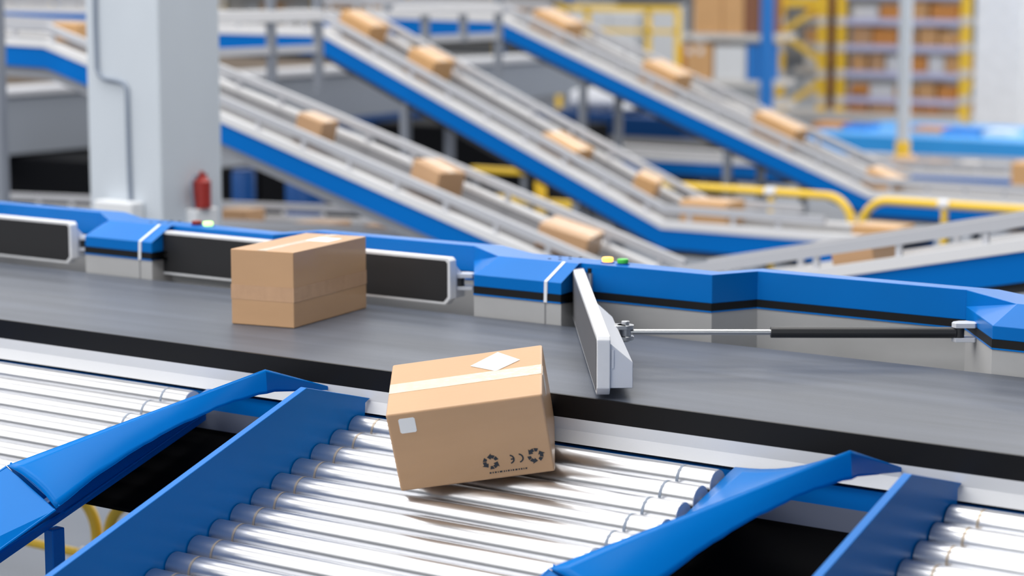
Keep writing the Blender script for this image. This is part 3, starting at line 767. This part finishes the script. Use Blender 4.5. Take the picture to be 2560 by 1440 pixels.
for px in (1716, 1744):
    a = onY(px, 128, BY); MB().box(a[0] - .05, a[0] + .05, BY + .09, BY + .1, a[2] - .05, a[2] + .05).build('white_patch', 'label', fb)
far_box('brown carton at the left end of the lower shelf, blue rack', 1682, 1701, 112, zB, 'card3')
far_box('white box on the lower shelf, next to the tan carton', 1774, 1852, 114, zB, 'white_box')
far_box('blue bin on the lower shelf, next to the blue post', 1856, 1886, 110, zB, 'bluepost')
# white containers behind the yellow handrail
for i, (a, b, y0, y1) in enumerate([(1425, 1462, 8, 90), (1470, 1522, 30, 110), (1525, 1588, 32, 112), (1628, 1690, 16, 120)]):
    block('storage_container', '%s of the pale containers behind the yellow handrail' % ['first', 'second', 'third', 'fourth'][i] + ' at the top', 'container', (a, y0), (b, y1), 38.0, 1.2, 'white_box', 'pale containers behind the yellow handrail')
HY = 29.5
hr = thing('yellow_handrail', (at_x(1540, HY), HY, 0), 'yellow handrail at the top, in front of the pale containers', 'handrail')
a = onY(1388, 20, HY); b = onY(1692, 6, HY)
MB().box(a[0], b[0], HY, HY + .08, a[2] - .04, a[2] + .05).build('top_bar', 'yellow', hr)
MB().box(a[0], b[0], HY, HY + .06, onY(1500, 76, HY)[2] - .03, onY(1500, 76, HY)[2] + .03).build('mid_bar', 'yellow', hr)
for px in (1394, 1464, 1615, 1688):
    xx = at_x(px, HY); MB().box(xx - .035, xx + .035, HY + .0, HY + .07, 0, a[2]).build('post', 'yellow', hr)
# grey pole
PY = 26.0
xp = at_x(2256, PY)
pole = thing('steel_pole', (xp, PY, 0), 'slim pale grey pole with a yellow foot, in front of the yellow rack', 'pole')
MB().cyl((xp, PY, 0), (xp, PY, 4.5), .085, 24).build('shaft', 'concrete', pole)
MB().cyl((xp, PY, onY(2256, 392, PY)[2] - .1), (xp, PY, onY(2256, 352, PY)[2]), .095, 24).build('foot_sleeve', 'yellow', pole)
block('wooden_pallet', 'brown pallet on the floor at the foot of the grey pole', 'pallet', (2222, 393), (2335, 420), 25.2, .6, 'card')
# big light blue platform
pl = thing('blue_platform', (at_x(2300, 27.5), 28.2, 0), 'wide light blue platform running right below the yellow rack', 'platform')
z1 = onY(2300, 345, 27.5)[2]; z0 = onY(2300, 395, 27.5)[2]
xL, xR_ = at_x(1985, 27.5), at_x(2900, 27.5)
MB().box(xL, xR_, 27.5, 27.6, z0, z1).build('front_panel', 'blue_pale', pl)
MB().box(xL, xR_, 27.6, 30.4, z1 - .1, z1).build('deck', 'blue_pale', pl)
for px in (2020, 2260, 2500, 2740):
    xx = at_x(px, 27.5); MB().box(xx, xx + .1, 27.65, 27.75, 0, z0 + .05).build('leg', 'post', pl)
for i, (px, w, m, nm) in enumerate([(2085, .5, 'card3', 'orange brown'), (2150, .4, 'bluepost', 'deep blue'), (2330, .45, 'card3', 'second orange brown'), (2420, .6, 'bluepost', 'second deep blue'), (2500, .4, 'white_box', 'pale')]):
    xx = at_x(px, 28.6)
    t = thing('flat_tray', (xx, 28.6, z1), '%s flat tray lying on the light blue platform' % nm, 'tray')
    MB().box(xx - w / 2, xx + w / 2, 28.4, 28.8, z1, z1 + .07).build('body', m, t)
# right column
fc = thing('concrete_column', (at_x(2490, 33), 33.5, 0), 'broad pale column at the top right corner', 'column')
x0, x1 = at_x(2428, 33), at_x(2546, 33)
MB().box(x0, x1, 33, 34.2, 0, 6).build('shaft', 'white_metal', fc, bevel=.03)
# low clutter between the platform and the pale level conveyor
for i, (a, b, y0, y1, m, nm) in enumerate([(2350, 2395, 398, 424, 'girder', 'grey'), (2400, 2450, 402, 426, 'beam_joint', 'beige'), (2455, 2520, 400, 424, 'white_box', 'white'), (2120, 2215, 385, 412, 'under_grey', 'long dark grey')]):
    block('parts_crate', '%s crate on the floor between the blue platform and the level conveyor' % nm, 'crate', (a, y0), (b, y1), 26.2, .5, m)
# far rack across the back, behind the slopes on the left
FY = 44.0
for bi, (pa, pb) in enumerate([(-30, 140), (150, 330), (560, 790), (800, 1010), (1020, 1240), (1250, 1420)]):
    t = thing('far_shelving', (at_x((pa + pb) / 2, FY), FY + .5, 0), '%s bay of pale far shelving along the top edge' % ['leftmost', 'second', 'third', 'fourth', 'fifth', 'sixth'][bi], 'shelving', 'pale shelving along the top edge')
    x0, x1 = at_x(pa, FY), at_x(pb, FY)
    for xx in (x0, x1): MB().box(xx - .06, xx + .06, FY, FY + .1, 0, 4.2).build('upright', 'bluepost' if bi % 2 else 'yellow', t)
    for z in (.5, 1.25, 2.0, 2.8):
        MB().box(x0, x1, FY + .02, FY + 1.0, z - .05, z + .05).build('shelf', 'beam_joint', t)
    for li, z in enumerate((1.25, 2.0, 2.8)):
        x = x0 + .15; i = 0
        while x < x1 - .35 and i < 7:
            w = random.uniform(.4, .75); w = min(w, x1 - .1 - x); h = random.uniform(.35, .6); m = random.choice(['card2', 'white_box', 'card', 'beam_joint', 'white_box'])
            q = thing('storage_box', (x + w / 2, FY + .4, z + .052), '%s box, %s from left, %s shelf, %s bay of far shelving' % ({'card2': 'light brown', 'white_box': 'pale grey', 'card': 'brown', 'beam_joint': 'beige'}[m], ordn[i], ['lower', 'middle', 'upper'][li], ['leftmost', 'second', 'third', 'fourth', 'fifth', 'sixth'][bi]), 'box', 'boxes on the far shelving')
            MB().box(x, x + w, FY + .1, FY + .7, z + .052, z + .052 + h).build('body', m, q)
            x += w + random.uniform(.05, .2); i += 1

# ------------------------------------------------------------------ light
w = bpy.data.worlds.new('world'); SC.world = w; w.use_nodes = True
bg = w.node_tree.nodes['Background']; bg.inputs[0].default_value = (.82, .90, 1, 1); bg.inputs[1].default_value = .17
def area(name, loc, rot, sx, sy, power, col=(1, .98, .95)):
    l = bpy.data.lights.new(name, 'AREA'); l.shape = 'RECTANGLE'; l.size = sx; l.size_y = sy; l.energy = power; l.color = col
    o = bpy.data.objects.new(name, l); o.location = loc; o.rotation_euler = rot; COL.objects.link(o); return o
# rows of ceiling strip lamps running along the hall
for i, y in enumerate((-5, 1, 7, 13, 20, 28, 36)):
    for j, x in enumerate((-30, -18, -6.5)):
        pw = (640 if y < 12 else 480) if x < -10 else (760 if y < 12 else 560 if y < 25 else 1500)
        area('ceiling_lamp', (x, y, 8.5), (0, 0, 0), 9.5, 3.6, pw)
# daylight from a tall window wall behind the camera
area('offscreen_light', (1, -9, 5.0), (math.radians(70), 0, math.radians(16)), 16, 5, 760, (.93, .97, 1))

# added light, unseen and high at the far wall, to brighten top faces
area('offscreen_light', (-14, 59.4, 7.5), (math.radians(-90), 0, 0), 70, 5, 2400, (.95, .98, 1))

SC.view_settings.view_transform = 'Standard'; SC.view_settings.look = 'None'
SC.view_settings.exposure = -.38; SC.view_settings.gamma = 1; SC.view_settings.use_curve_mapping = False
SC.cycles.max_bounces = 8
